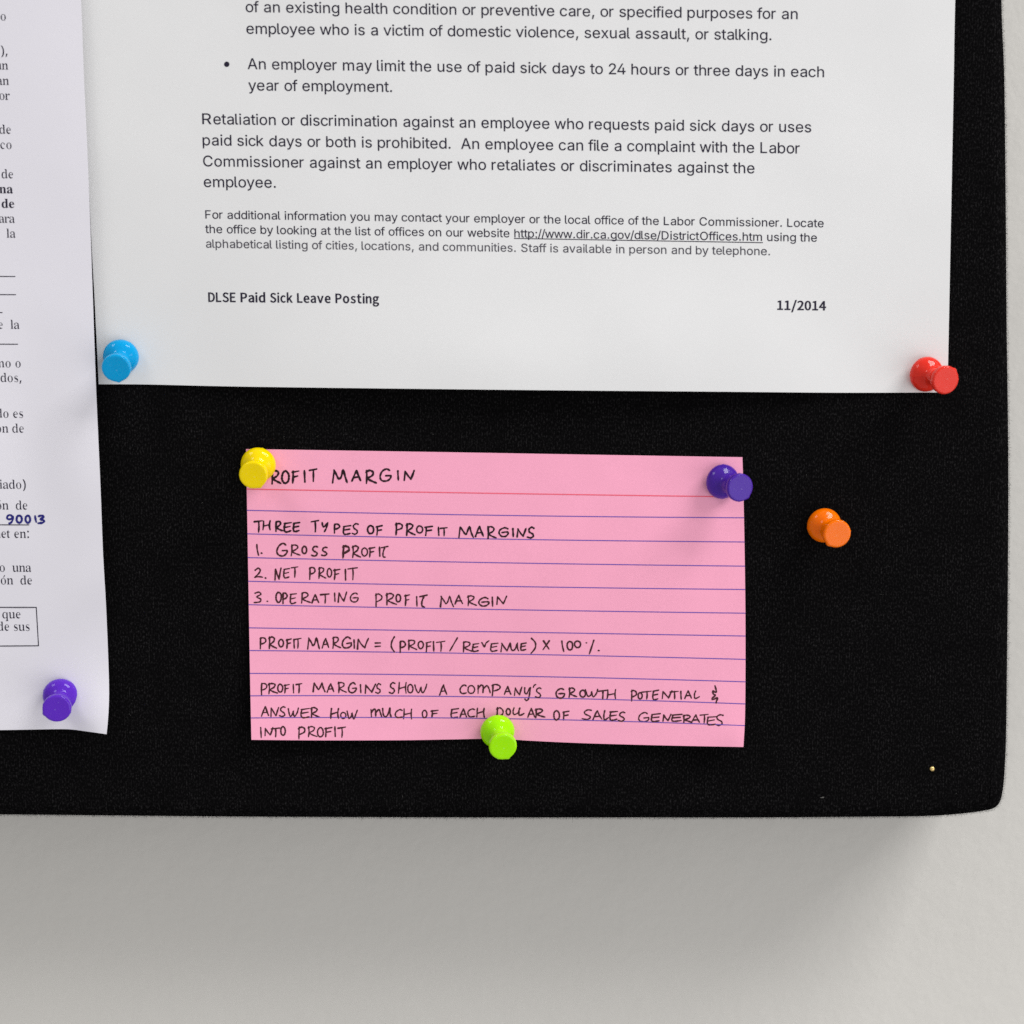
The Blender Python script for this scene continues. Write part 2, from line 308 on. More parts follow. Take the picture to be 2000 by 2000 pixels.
# ------------------------------------------------------------------ lettering
GLYPHS = r'''{"s":{",":"122,-172 199,104 91,104 47,-172",".":"161,-5 183,10 198,32 204,58 198,84 183,106 161,121 134,126 108,121 85,106 70,84 65,58 70,32 85,10 108,-5 134,-10","/":"247,754 14,-112 104,-112 337,754","2":"553,-4 553,84 220,84 220,83 379,250 477,362 527,446 541,524 534,579 512,629 478,670 433,703 379,723 317,730 254,723 199,702 152,669 117,625 95,571 87,505 183,505 188,547 200,580 219,606 245,626 277,639 314,643 382,628 409,611 429,587 441,558 446,523 433,461 393,400 326,325 85,68 85,-4","4":"586,144 586,233 158,233 158,232 446,720 345,720 51,224 51,144|487,-4 487,451 391,451 391,206 391,171 391,-4",":":"161,-5 183,10 198,32 204,58 198,84 183,106 161,121 134,126 108,121 85,106 70,84 65,58 70,32 85,10 108,-5 134,-10|161,382 183,397 198,419 204,445 198,471 183,494 161,508 134,513 108,508 85,494 70,471 65,445 70,419 85,397 108,382 134,377","A":"123,-4 273,424 304,521 352,677 320,677 367,523 399,424 552,-4 659,-4 392,720 280,720 16,-4|525,196 525,284 150,284 150,196","C":"430,-10 481,3 528,23 569,50 606,85 635,126 657,173 672,230 571,230 544,163 500,117 442,88 376,79 316,87 261,111 216,151 181,205 158,274 151,358 158,441 180,510 215,565 261,605 315,629 376,637 442,628 500,600 544,553 571,486 672,486 657,544 635,591 605,632 569,666 527,694 480,714 376,730 287,718 209,684 143,629 94,555 62,464 52,358 62,251 94,160 143,87 209,32 287,-2 376,-14","D":"410,7 496,40 564,93 614,165 645,255 655,359 645,464 615,552 565,624 499,677 415,709 317,720 126,720 126,632 311,632 386,624 447,599 495,560 529,506 550,439 557,359 550,279 529,211 494,157 445,117 381,93 302,84 130,84 130,-4 308,-4|80,720 80,-4 180,-4 180,720","F":"180,-4 180,307 492,307 492,396 180,396 180,632 524,632 524,720 80,720 80,-4","L":"513,-4 513,84 180,84 180,720 80,720 80,-4","O":"464,-2 543,32 608,87 657,160 689,251 699,358 689,464 657,555 608,629 543,684 464,718 376,730 287,718 209,684 144,629 94,555 62,464 52,358 62,251 94,160 144,87 209,32 287,-2 376,-14|316,87 262,111 216,150 181,205 158,274 151,358 158,441 181,511 216,566 262,605 316,629 376,637 435,630 489,606 535,566 570,511 593,442 600,358 593,274 570,205 535,150 489,110 435,86 376,79","R":"180,-4 180,632 328,632 378,628 417,615 445,595 465,568 477,535 481,495 477,457 465,425 446,399 417,379 378,367 328,363 131,363 131,274 332,274 408,281 471,302 519,335 554,380 574,434 581,495 574,557 554,612 520,657 471,691 409,713 332,720 80,720 80,-4|611,-4 429,326 316,326 494,-4","S":"392,-10 457,11 510,44 548,87 572,138 580,195 575,241 560,280 508,338 441,375 373,397 300,417 241,437 188,472 172,497 167,529 172,559 185,586 207,609 237,627 274,638 317,641 375,634 422,612 455,578 471,528 570,528 560,586 535,634 497,674 447,704 387,723 320,730 252,723 192,704 141,674 101,633 76,582 68,524 80,458 118,404 177,363 257,333 343,309 414,284 464,249 477,226 481,196 476,162 460,132 434,107 401,89 360,77 315,73 236,86 203,103 178,126 160,156 151,196 48,196 60,133 86,82 125,40 177,9 241,-10 315,-17","a":"305,-2 358,32 386,69 384,69 384,-4 479,-4 479,354 474,409 458,453 434,486 405,511 338,538 273,545 186,532 144,515 107,490 76,456 50,407 143,381 169,420 212,450 275,462 335,449 371,416 383,361 383,359 380,344 371,334 328,323 250,313 175,300 107,275 78,255 56,229 42,195 38,152 44,102 63,61 92,27 131,3 176,-11 225,-16|185,77 148,104 134,148 138,174 149,193 191,219 248,232 283,237 326,244 367,252 383,261 383,194 379,163 366,133 346,107 318,86 283,73 240,68","b":"387,-7 444,19 490,61 525,117 547,186 554,266 547,345 525,414 490,469 443,511 387,537 323,545 276,541 239,528 190,489 164,453 165,453 165,720 69,720 69,-4 163,-4 163,79 164,79 190,41 240,2 277,-11 323,-16|267,76 231,95 202,124 181,163 168,211 164,267 168,321 181,369 201,407 230,436 266,454 310,460 354,454 391,435 419,405 440,366 453,319 457,267 453,213 440,166 419,126 390,95 354,76 310,70","c":"368,-5 434,27 484,77 518,147 425,170 406,127 378,96 340,76 292,69 245,76 207,96 178,127 157,167 145,213 141,264 145,315 157,362 178,402 207,433 245,453 292,460 339,453 377,434 404,405 423,364 516,387 482,456 432,504 367,535 292,545 222,536 162,510 112,468 74,411 51,343 43,264 51,186 74,118 112,62 162,20 222,-7 292,-16","d":"321,-11 358,2 408,41 434,79 435,79 435,-4 528,-4 528,720 432,720 432,453 434,453 408,489 359,528 322,541 275,545 211,537 155,511 108,469 73,414 50,345 43,266 50,186 72,117 107,61 154,19 211,-7 275,-16|244,76 207,96 178,126 157,166 145,213 141,267 145,319 157,366 178,405 207,435 243,454 288,460 332,454 368,436 396,407 417,369 430,321 434,267 429,211 417,163 396,124 367,95 331,76 288,70","e":"352,-11 400,3 441,24 475,52 502,87 521,131 428,153 398,105 355,78 299,69 254,74 215,90 184,116 160,151 145,196 140,250 140,297 145,339 158,378 179,411 209,438 245,455 289,461 332,455 367,438 394,412 414,376 427,334 432,277 484,313 100,315 100,234 527,234 527,273 522,341 507,398 484,445 453,483 416,511 376,530 289,545 219,536 159,509 110,466 73,409 51,341 43,263 51,185 74,118 111,62 162,20 225,-7 298,-16","f":"4,538 4,456 326,456 326,538|204,-4 204,589 209,622 221,644 242,658 274,663 302,660 323,654 348,736 314,745 264,750 188,734 156,714 130,686 114,650 108,608 108,-4","g":"354,-211 411,-195 459,-168 497,-129 521,-77 529,-13 529,538 436,538 436,453 436,453 409,490 359,528 322,541 276,545 212,537 155,511 108,470 73,415 50,347 43,269 51,191 73,125 109,72 156,34 212,11 274,3 321,7 357,19 407,56 434,92 433,92 433,-8 423,-64 394,-103 349,-125 291,-133 219,-120 175,-90 144,-52 64,-96 112,-158 187,-200 235,-212 291,-216|244,93 208,110 179,137 158,174 145,219 141,271 145,322 157,368 178,406 207,435 244,454 288,460 332,454 369,436 397,408 418,370 430,324 435,271 430,217 418,172 397,136 368,109 332,93 288,87","h":"169,361 182,396 202,423 229,443 260,455 295,459 344,451 380,426 404,385 412,331 412,-4 508,-4 508,338 502,402 484,453 456,494 418,522 372,539 320,545 262,537 211,513 170,470 136,401 165,401 165,720 69,720 69,-4 165,-4 165,319","i":"165,-4 165,538 69,538 69,-4|143,624 164,637 178,657 183,680 178,704 164,724 143,737 118,741 93,737 72,724 58,704 53,680 58,657 72,637 93,624 118,619","k":"251,277 261,277 517,537 398,538 168,302 150,302 150,184|165,-4 165,720 69,720 69,-4|534,-4 270,328 201,262 411,-4","l":"228,-5 260,1 243,81 225,78 206,77 185,80 174,90 165,139 165,720 69,720 69,118 77,65 100,25 140,1 196,-7","m":"165,-4 165,335 169,374 181,405 200,429 224,447 281,461 321,454 353,435 374,404 381,365 381,-4 477,-4 477,347 491,406 529,447 557,457 589,461 628,455 662,437 685,405 693,357 693,-4 789,-4 789,359 783,417 765,464 738,501 702,527 660,542 614,548 534,531 471,486 449,453 433,411 459,411 439,468 408,511 364,538 308,548 240,533 183,490 161,457 144,412 163,412 163,538 69,538 69,-4","n":"169,361 182,396 202,423 229,443 260,455 295,459 344,451 380,426 404,385 412,331 412,-4 508,-4 508,338 502,402 484,453 455,494 418,522 372,539 320,545 262,537 211,513 170,470 136,401 163,401 162,538 69,538 69,-4 165,-4 165,319","o":"362,-7 423,20 473,62 510,118 534,186 541,264 534,343 510,411 473,468 423,510 362,536 292,545 222,536 162,510 112,468 74,411 51,343 43,264 51,186 74,118 112,62 162,20 222,-7 292,-16|245,76 207,96 178,127 157,167 145,213 141,264 145,315 157,362 178,402 207,433 245,453 292,460 339,453 377,433 407,402 428,362 440,315 444,264 440,213 428,167 407,127 377,96 339,76 292,69","p":"165,-205 165,79 164,79 190,41 240,2 277,-11 323,-16 387,-7 444,19 490,61 525,117 547,186 554,266 547,345 525,414 490,469 443,511 387,537 323,545 276,541 239,528 190,489 164,453 163,453 163,538 69,538 69,-205|267,76 231,95 202,124 181,163 168,211 164,267 168,321 181,369 201,407 230,436 266,454 310,460 354,454 391,435 419,405 440,366 453,319 457,267 453,213 440,166 419,126 390,95 354,76 310,70","q":"528,538 435,538 435,453 434,453 408,489 359,528 322,541 275,545 211,537 155,511 108,469 73,414 50,345 43,266 50,186 72,117 107,61 154,19 211,-7 275,-16 321,-11 358,2 407,41 434,79 432,79 432,-205 528,-205|244,76 207,96 178,126 157,166 145,213 141,267 145,319 157,366 178,405 207,435 243,454 288,460 332,454 368,436 396,407 417,369 430,321 434,267 429,211 417,163 396,124 367,95 331,76 288,70","r":"165,-4 165,333 169,368 181,397 201,421 226,439 257,451 291,454 323,453 348,449 348,544 323,545 300,546 253,539 212,520 179,491 159,456 162,456 162,538 69,538 69,-4","s":"315,-10 368,5 411,31 444,64 464,104 471,150 462,202 435,244 389,276 324,298 243,318 178,346 163,365 158,390 165,419 187,443 221,459 264,464 307,458 338,441 359,417 374,386 463,405 425,480 396,507 359,528 315,541 263,545 209,540 160,525 119,501 87,469 67,430 61,385 70,333 98,290 144,258 209,235 297,214 331,203 354,188 368,169 372,145 364,116 341,91 304,74 255,68 212,73 178,88 152,114 135,155 44,136 59,88 83,51 116,22 156,1 203,-11 256,-16","t":"4,538 4,456 292,456 292,538|86,130 96,72 126,27 174,-1 237,-10 271,-8 306,-1 288,80 260,76 240,74 212,78 195,89 186,108 182,138 182,667 86,667","u":"314,-3 365,20 406,63 440,133 415,133 415,-4 508,-4 508,538 412,538 412,215 407,173 394,138 374,111 348,91 317,79 282,75 233,83 196,108 173,149 165,203 165,538 69,538 69,195 75,133 93,81 121,40 159,12 205,-6 257,-11","v":"322,-4 530,538 426,538 310,219 281,123 252,25 296,25 268,123 237,219 122,538 17,538 225,-4","w":"283,-4 354,241 374,315 394,394 415,479 383,479 404,394 424,316 444,241 515,-4 608,-4 773,538 672,538 605,302 576,191 544,54 572,54 542,192 514,302 449,538 351,538 285,302 256,191 226,54 253,54 221,193 193,302 126,538 25,538 190,-4","x":"131,-4 213,118 255,189 296,260 234,260 277,189 321,118 401,-4 513,-4 291,308 291,231 504,538 394,538 324,432 281,359 238,286 300,286 257,359 212,432 144,538 31,538 243,234 244,313 20,-4","y":"90,-205 129,-208 198,-195 252,-153 292,-83 530,538 426,538 310,219 280,123 252,25 296,25 268,123 237,219 122,538 17,538 223,-2 207,-48 180,-101 145,-121 101,-119 83,-116 61,-198"},"b":{"/":"-27,-174 88,-174 368,715 253,715","0":"244,-29 368,12 446,131 472,324 446,515 368,633 244,673 120,633 43,515 17,324 43,131 120,12|244,72 200,95 163,175 148,324 163,472 200,551 244,574 289,551 325,472 340,324 325,175 289,95","1":"50,-17 458,-17 458,84 328,84 328,661 235,661 79,610 79,530 194,530 194,84 50,84","2":"12,-17 471,-17 471,86 265,86 213,80 367,261 441,466 414,575 339,647 225,673 107,645 -5,563 81,493 156,554 214,572 283,542 305,464 239,289 12,54","4":"272,-17 401,-17 401,160 487,160 487,259 401,259 401,661 271,661 -9,235 -9,160 272,160|272,259 152,259 271,452 316,539 275,539 272,440","D":"62,-17 256,-17 431,23 543,142 580,324 543,507 430,622 252,661 62,661|197,84 197,561 239,561 354,533 419,455 442,324 419,193 354,113 239,84","E":"62,-17 496,-17 496,86 197,86 197,287 441,287 441,390 197,390 197,558 486,558 486,661 62,661","L":"62,-17 479,-17 479,86 197,86 197,661 62,661","P":"62,-17 197,-17 197,240 278,240 412,262 507,333 541,455 506,577 409,643 274,661 62,661|197,339 197,561 260,561 347,551 390,518 404,456 371,369 262,339","S":"267,-29 396,-2 483,69 514,172 470,292 366,359 273,398 210,434 185,491 207,545 276,567 345,552 427,502 503,580 392,649 275,673 158,649 75,583 43,484 93,365 190,305 283,264 351,225 374,165 348,103 267,77 183,97 86,163 2,80 130,-2","a":"189,-29 286,-7 357,40 328,40 335,-17 451,-17 451,295 433,404 370,480 260,507 144,485 35,434 92,349 177,391 243,405 301,374 312,315 168,285 60,223 23,124 71,11|214,71 173,85 159,128 194,190 317,227 317,125 267,85","c":"268,-29 361,-11 461,43 396,126 327,85 279,73 191,118 157,238 193,359 282,404 319,394 379,357 453,437 366,488 274,507 147,475 53,382 18,238 51,95 140,3","d":"243,-29 335,-7 397,39 367,39 374,-17 491,-17 491,716 356,716 356,515 358,467 336,491 252,507 136,473 51,380 19,238 46,95 124,3|264,74 187,116 157,239 192,359 271,404 315,394 356,363 356,129 311,88","e":"273,-29 369,-14 467,29 414,113 338,79 286,70 193,111 164,203 471,203 477,266 453,391 378,477 259,507 141,474 52,381 18,238 52,95 144,3|165,294 191,374 261,407 326,375 344,294","g":"241,-237 381,-213 476,-147 512,-54 460,47 320,76 226,76 176,88 168,112 173,135 180,149 242,133 385,182 444,315 430,380 427,399 501,399 501,494 311,494 240,507 139,484 63,419 34,319 57,235 98,185 98,194 65,160 44,99 60,42 88,13 88,23 39,-24 16,-94 82,-201|241,224 191,249 168,319 191,388 241,412 292,388 314,319 291,249|252,-147 169,-127 144,-78 151,-48 174,-18 223,-24 305,-24 362,-36 373,-67 346,-120","i":"54,-17 189,-17 189,494 54,494|121,557 181,577 204,629 181,680 121,699 62,680 40,629 62,577","k":"54,-17 187,-17 187,119 246,201 374,-17 525,-17 329,283 512,494 353,494 150,243 187,243 187,716 54,716","n":"54,-17 189,-17 189,338 239,385 290,401 337,377 355,290 355,-17 489,-17 489,304 472,411 414,483 316,507 216,481 177,440 170,494 54,494","o":"266,-29 390,3 480,95 514,238 480,382 390,475 266,507 143,475 52,382 18,238 52,95 143,3|266,74 189,117 156,238 189,359 266,403 344,359 377,238 344,117","s":"207,-29 354,16 408,130 353,239 245,290 181,320 161,359 172,392 221,409 267,399 334,363 406,440 311,489 217,507 78,464 25,354 79,251 182,201 249,168 272,124 259,87 207,68 142,83 60,131 -11,49 99,-9","t":"230,-29 352,-7 323,87 251,71 214,90 202,147 202,395 332,395 332,494 202,494 202,628 83,628 74,493 -3,489 -3,395 68,395 68,146 82,57 135,-7","v":"165,-17 297,-17 485,494 348,494 251,211 213,82 248,82 210,211 114,494 -27,494"},"t":{")":"113,-157 178,-64 224,41 250,155 259,273 250,392 224,507 178,615 113,711 30,711 91,613 135,505 161,391 170,274 161,159 135,47 91,-59 31,-157",",":"106,-128 154,-11 191,105 184,115 91,115 69,-4 41,-128",":":"177,428 191,449 195,480 191,512 177,533 132,548 90,533 76,512 72,480 76,449 90,428 132,412|177,2 191,23 195,54 191,85 177,106 132,120 90,106 76,85 72,54 76,23 90,2 132,-14","a":"424,1 452,41 465,59 450,49 411,58 407,93 407,311 397,383 372,432 323,460 240,470 191,466 150,454 117,436 94,411 81,383 76,350 79,323 86,303 97,289 115,285 132,289 145,301 152,319 154,342 144,380 123,406 155,432 219,440 263,435 297,420 316,394 322,358 322,280 187,241 110,200 70,152 57,94 63,52 79,18 105,-4 141,-11 214,5 308,55 339,3 378,-13|164,67 148,124 164,183 213,226 322,254 322,93 272,59 222,48","c":"324,13 381,90 401,104 366,67 303,55 233,69 180,112 149,182 139,278 149,369 185,424 250,442 303,432 320,403 319,387 318,372 328,321 353,305 366,309 375,321 381,339 384,363 376,406 354,440 315,463 259,471 205,463 156,438 115,400 83,350 63,290 56,222 62,158 80,101 108,54 144,18 185,-5 230,-13","d":"265,5 352,62 358,-12 432,10 497,18 497,39 484,46 456,59 446,111 446,673 288,673 288,653 331,639 352,621 358,595 358,411 267,456 215,470 174,462 137,439 104,402 78,351 62,289 56,218 61,155 77,99 101,53 131,17 167,-5 206,-13|200,51 167,86 152,145 147,227 152,311 168,371 202,406 259,418 321,401 346,382 358,359 358,112 341,83 317,60 287,45 253,40","e":"323,17 384,107 401,125 365,77 296,61 211,81 162,143 142,248 392,248 392,257 381,347 348,414 299,456 232,470 186,462 144,439 108,403 80,356 62,298 56,233 62,163 79,102 106,53 141,17 181,-5 226,-13|145,302 164,407 234,442 283,435 312,412 326,319 326,283 145,283","i":"168,544 183,560 193,583 197,611 193,640 183,664 168,680 149,685 131,680 116,664 106,640 102,611 106,583 116,560 130,544 149,539|240,2 240,23 205,37 193,82 193,458 57,458 58,437 93,424 105,374 105,82 90,36 54,22 54,2","l":"240,2 240,23 205,37 193,82 193,673 57,673 57,653 67,649 95,637 105,590 105,82 90,36 54,22 54,2","m":"236,2 236,22 228,27 202,38 190,82 190,349 237,391 294,404 334,399 360,383 371,322 371,82 358,38 330,26 323,22 323,2 501,2 501,22 493,26 466,38 454,82 454,352 503,391 558,404 598,399 624,383 634,322 634,82 622,38 594,26 587,22 587,2 768,2 768,22 760,26 732,37 720,82 720,313 707,401 675,453 620,470 554,449 470,384 416,449 352,470 293,450 193,388 190,458 55,458 55,438 64,434 92,422 105,376 105,82 89,36 54,22 54,2","n":"240,2 240,22 232,26 204,37 192,82 192,349 242,391 299,404 339,399 365,383 375,322 375,82 361,37 313,22 327,22 327,2 512,2 512,22 504,26 476,37 463,82 463,313 450,401 417,453 360,470 295,451 194,392 192,458 55,458 55,438 64,434 92,422 105,376 105,82 89,36 54,22 54,2","o":"304,-5 350,18 388,54 417,102 436,161 443,228 436,296 417,355 388,403 349,439 303,462 249,470 195,462 148,439 109,402 80,353 61,294 55,228 61,163 80,105 109,56 148,19 195,-5 250,-13|198,25 165,57 150,121 146,229 151,337 165,402 197,434 250,445 301,434 333,402 348,337 353,228 349,120 335,57 302,25 250,15","p":"266,-204 266,-184 233,-176 199,-147 192,-86 194,52 284,3 338,-13 378,-5 415,19 446,57 471,108 486,169 492,237 486,301 471,357 448,404 418,440 382,463 343,471 282,450 193,386 185,458 56,458 56,438 93,421 105,361 105,-95 101,-150 77,-175 53,-185 53,-204|230,55 192,101 192,349 236,398 294,414 350,403 383,368 397,309 401,229 396,147 379,87 345,52 289,40","q":"498,-204 498,-184 489,-180 460,-169 447,-124 447,473 467,473 382,415 308,457 251,471 199,463 153,438 114,399 83,347 64,284 57,213 62,151 78,96 101,51 132,17 168,-5 209,-12 265,2 359,47 359,-124 354,-152 334,-171 286,-184 286,-204|206,53 169,89 152,148 146,231 152,323 169,388 206,426 267,439 338,419 359,358 359,99 347,75 323,57 266,42","r":"266,2 266,22 219,36 199,54 194,83 194,285 199,326 217,359 244,380 282,388 325,372 345,344 369,332 382,336 392,349 399,369 402,394 398,425 389,449 373,465 346,470 321,464 293,445 265,414 203,370 189,458 57,458 58,437 92,424 105,374 105,82 90,36 54,22 54,2","s":"278,-3 319,28 345,77 354,140 349,187 336,223 311,253 271,279 204,312 149,343 127,384 134,407 154,425 184,437 222,441 268,434 310,412 342,377 357,331 334,331 334,471 356,471 348,456 318,450 301,452 288,454 241,466 210,471 155,461 115,430 91,383 82,327 87,287 102,252 130,221 171,194 245,157 294,126 313,87 305,59 283,38 249,24 207,20 155,29 109,56 74,99 59,154 80,154 80,-11 61,-11 71,8 107,15 136,11 186,-7 224,-13","t":"253,16 290,97 315,108 298,71 251,58 218,62 196,74 187,121 187,415 281,415 281,458 187,458 187,626 205,626 151,546 57,443 57,415 99,415 99,106 104,53 118,17 142,-5 181,-12","u":"230,-8 263,7 293,30 358,64 366,-12 440,12 507,21 507,42 468,56 453,103 453,458 308,458 308,438 320,434 352,421 366,368 366,97 318,62 263,51 229,55 201,67 183,109 183,458 44,458 44,438 55,433 83,420 95,368 95,143 101,76 119,27 147,-3 195,-13"},"T":{")":"113,-157 178,-64 224,41 250,155 259,273 250,392 224,507 178,615 113,711 30,711 91,613 135,505 161,391 170,274 161,159 135,47 91,-59 31,-157",",":"106,-128 154,-11 191,105 184,115 91,115 69,-4 41,-128",":":"177,428 191,449 195,480 191,512 177,533 132,548 90,533 76,512 72,480 76,449 90,428 132,412|177,2 191,23 195,54 191,85 177,106 132,120 90,106 76,85 72,54 76,23 90,2 132,-14","a":"436,-1 488,41 475,62 451,51 437,59 434,93 434,312 423,383 390,433 331,462 240,472 187,468 140,456 102,437 73,413 55,383 49,350 53,323 66,301 87,287 115,283 141,287 163,299 177,318 182,343 168,380 154,406 171,430 219,438 253,433 277,419 290,394 295,357 295,282 176,243 94,202 46,153 30,94 37,51 60,17 95,-5 141,-13 224,3 297,52 320,2 377,-15|187,68 175,124 189,182 228,224 295,251 295,94 258,61 224,50","c":"337,11 422,90 402,107 354,69 303,57 246,71 203,113 175,182 166,278 176,368 204,422 251,440 282,431 293,402 292,387 291,371 306,320 350,303 375,307 395,319 407,338 411,363 401,407 371,442 323,465 259,473 197,465 142,440 95,401 59,351 36,291 29,222 36,158 56,101 87,53 128,16 177,-7 231,-15","d":"279,3 331,58 331,-15 436,8 524,16 524,41 496,48 481,60 473,112 473,675 261,675 261,651 315,638 327,621 331,594 331,415 280,458 216,472 166,464 120,441 82,403 53,352 35,290 29,218 35,155 52,99 79,51 115,15 158,-7 207,-15|217,53 192,87 179,145 174,227 179,311 193,370 218,405 258,416 306,400 322,381 331,358 331,113 318,84 299,61 277,47 254,42","e":"337,16 422,108 400,127 351,79 296,63 229,83 188,144 173,246 419,246 419,257 407,347 369,415 310,458 233,472 178,464 129,441 87,404 56,356 36,299 29,233 35,162 55,102 85,52 125,15 173,-7 228,-15|172,302 189,405 239,440 268,433 286,411 299,319 299,285 172,285","i":"178,542 202,558 219,582 224,611 219,641 203,665 179,682 149,687 120,682 96,665 80,641 75,611 80,582 96,558 120,542 149,537|267,0 267,24 229,39 220,83 220,460 31,460 30,435 69,422 78,373 78,83 67,38 27,24 27,0","l":"267,0 267,24 229,39 220,83 220,675 30,675 30,651 56,647 70,636 78,589 78,83 67,38 27,24 27,0","m":"263,0 263,24 240,29 226,39 217,83 217,348 253,389 296,402 320,397 335,382 344,322 344,83 334,39 319,28 296,24 296,0 528,0 528,24 504,28 490,39 481,83 481,351 518,390 560,402 584,397 598,382 607,322 607,83 597,39 583,28 560,24 560,0 795,0 795,24 771,28 756,38 747,83 747,314 733,402 690,454 619,472 540,451 475,387 433,451 351,472 279,452 217,392 217,460 28,460 28,436 53,432 68,421 78,375 78,83 67,38 27,24 27,0","n":"267,0 267,24 243,28 229,38 219,83 219,348 257,389 301,402 325,397 340,382 348,322 348,83 338,39 307,24 300,24 300,0 539,0 539,24 515,28 500,38 490,83 490,314 475,402 432,454 360,472 282,453 219,396 219,460 28,460 28,436 53,432 68,421 78,375 78,83 67,38 27,24 27,0","o":"311,-7 364,16 408,53 442,102 463,161 470,228 463,296 442,355 408,404 363,441 310,464 249,472 188,464 134,441 89,403 56,354 35,295 28,228 35,163 56,104 89,55 134,17 188,-7 250,-15|214,27 190,58 177,121 173,229 177,337 190,401 213,433 250,443 284,433 308,401 321,337 326,228 322,120 310,58 286,27 250,17","p":"293,-206 293,-182 247,-174 225,-146 219,-86 219,48 271,1 337,-15 387,-7 432,17 468,56 496,107 513,168 519,237 513,301 496,358 470,406 434,442 391,465 342,473 267,452 212,389 212,460 29,460 29,437 69,420 78,360 78,-95 75,-149 60,-174 26,-183 26,-206|248,57 219,102 219,348 253,396 295,412 334,401 357,367 370,309 374,229 369,147 354,88 329,53 290,42","q":"525,-206 525,-182 499,-178 484,-168 474,-123 474,475 458,475 381,417 318,459 252,473 192,465 138,440 93,400 59,347 37,285 30,213 36,150 53,95 80,49 116,15 160,-7 210,-14 277,0 332,43 332,-123 328,-152 317,-169 259,-182 259,-206|222,55 194,90 178,148 173,231 178,323 194,387 222,425 266,437 315,417 332,357 332,100 324,76 308,59 265,44","r":"293,0 293,24 235,37 225,54 221,83 221,285 226,326 240,358 259,378 280,385 307,370 329,342 367,330 393,334 412,347 425,368 429,394 424,426 408,451 382,467 345,472 312,466 277,447 244,416 216,373 216,460 31,460 30,435 69,423 78,373 78,83 67,38 27,24 27,0","s":"288,-4 338,27 371,76 381,140 375,188 358,225 328,254 284,281 217,314 171,345 155,384 160,406 172,424 193,435 221,439 258,432 291,411 319,376 339,329 361,329 361,473 342,473 331,457 316,452 306,454 295,456 246,468 209,473 145,462 96,431 65,384 55,327 61,286 81,251 113,220 158,192 231,155 271,125 285,87 280,60 265,39 241,26 208,22 166,31 128,58 98,100 79,156 53,156 53,-13 76,-13 88,6 109,13 128,9 180,-9 224,-15","t":"270,14 330,98 306,111 281,72 249,60 232,64 222,75 214,121 214,413 308,413 308,460 214,460 214,628 191,628 130,547 30,444 30,413 72,413 72,106 78,53 98,15 132,-7 183,-14","u":"236,-10 276,5 310,29 339,60 339,-15 444,10 534,19 534,44 491,58 480,104 480,460 281,460 281,436 310,432 328,420 339,367 339,98 304,64 262,53 240,57 224,68 210,110 210,460 17,460 17,436 43,431 58,419 68,367 68,143 75,75 97,25 135,-5 194,-15"}}'''
GL = json.loads(GLYPHS)
def dec(s): return [[tuple(int(k)/1000 for k in p.split(',')) for p in c.split(' ')] for c in s.split('|')] if s else []
FONT = {k: {c: dec(v) for c, v in g.items()} for k, g in GL.items()}
def winding(x, y, cs):
    w = 0
    for p in cs:
        for i in range(len(p)):
            (x1, y1), (x2, y2) = p[i-1], p[i]
            if (y1 <= y) != (y2 <= y) and (x2-x1)*(y-y1)/(y2-y1)+x1 > x: w += 1 if y2 > y1 else -1
    return w
TRI = {}
def tri(font, ch):
    k = (font, ch)
    if k not in TRI:
        cs = FONT[font].get(ch, []); vs = []; es = []
        for c in cs:
            b = len(vs); vs += [Vector(p) for p in c]; es += [(b+i, b+(i+1) % len(c)) for i in range(len(c))]
        v, e, f, _, _, _ = delaunay_2d_cdt(vs, es, [], 0, 1e-5)
        keep = []
        for t in f:
            cx = sum(v[q].x for q in t)/len(t); cy = sum(v[q].y for q in t)/len(t)
            if winding(cx, cy, cs) > 0: keep.append(tuple(t))
        TRI[k] = [([(q.x, q.y) for q in v], keep)]
    return TRI[k]
ARIAL = {**{c: .556 for c in 'abdeghnopqu0123456789L'}, **{c: .5 for c in 'ckvsxyz'}, **{c: .278 for c in 'ft .,/:'}, **{c: .222 for c in 'ijl'}, 'm': .833, 'r': .333, 'w': .722,
         'A': .667, 'C': .722, 'D': .722, 'F': .611, 'O': .778, 'R': .722, 'S': .667}
TIMES = {**{c: .5 for c in 'dnopqu'}, **{c: .444 for c in 'ace'}, **{c: .278 for c in 'ilt:'}, 'm': .778, 'r': .333, 's': .389, ')': .333, ',': .25, '-': .333, ' ': .25, 'ó': .5}
TIMESB = {'d': .556, 'e': .444, 'n': .556, 'a': .5, ' ': .25}
def gbox(font, ch):
    cs = FONT[font].get(ch)
    if not cs: return (0, 0)
    xs = [x for c in cs for x, y in c]; return min(xs), max(xs)
def lean(x): return -3.1e-5*(x-1390)
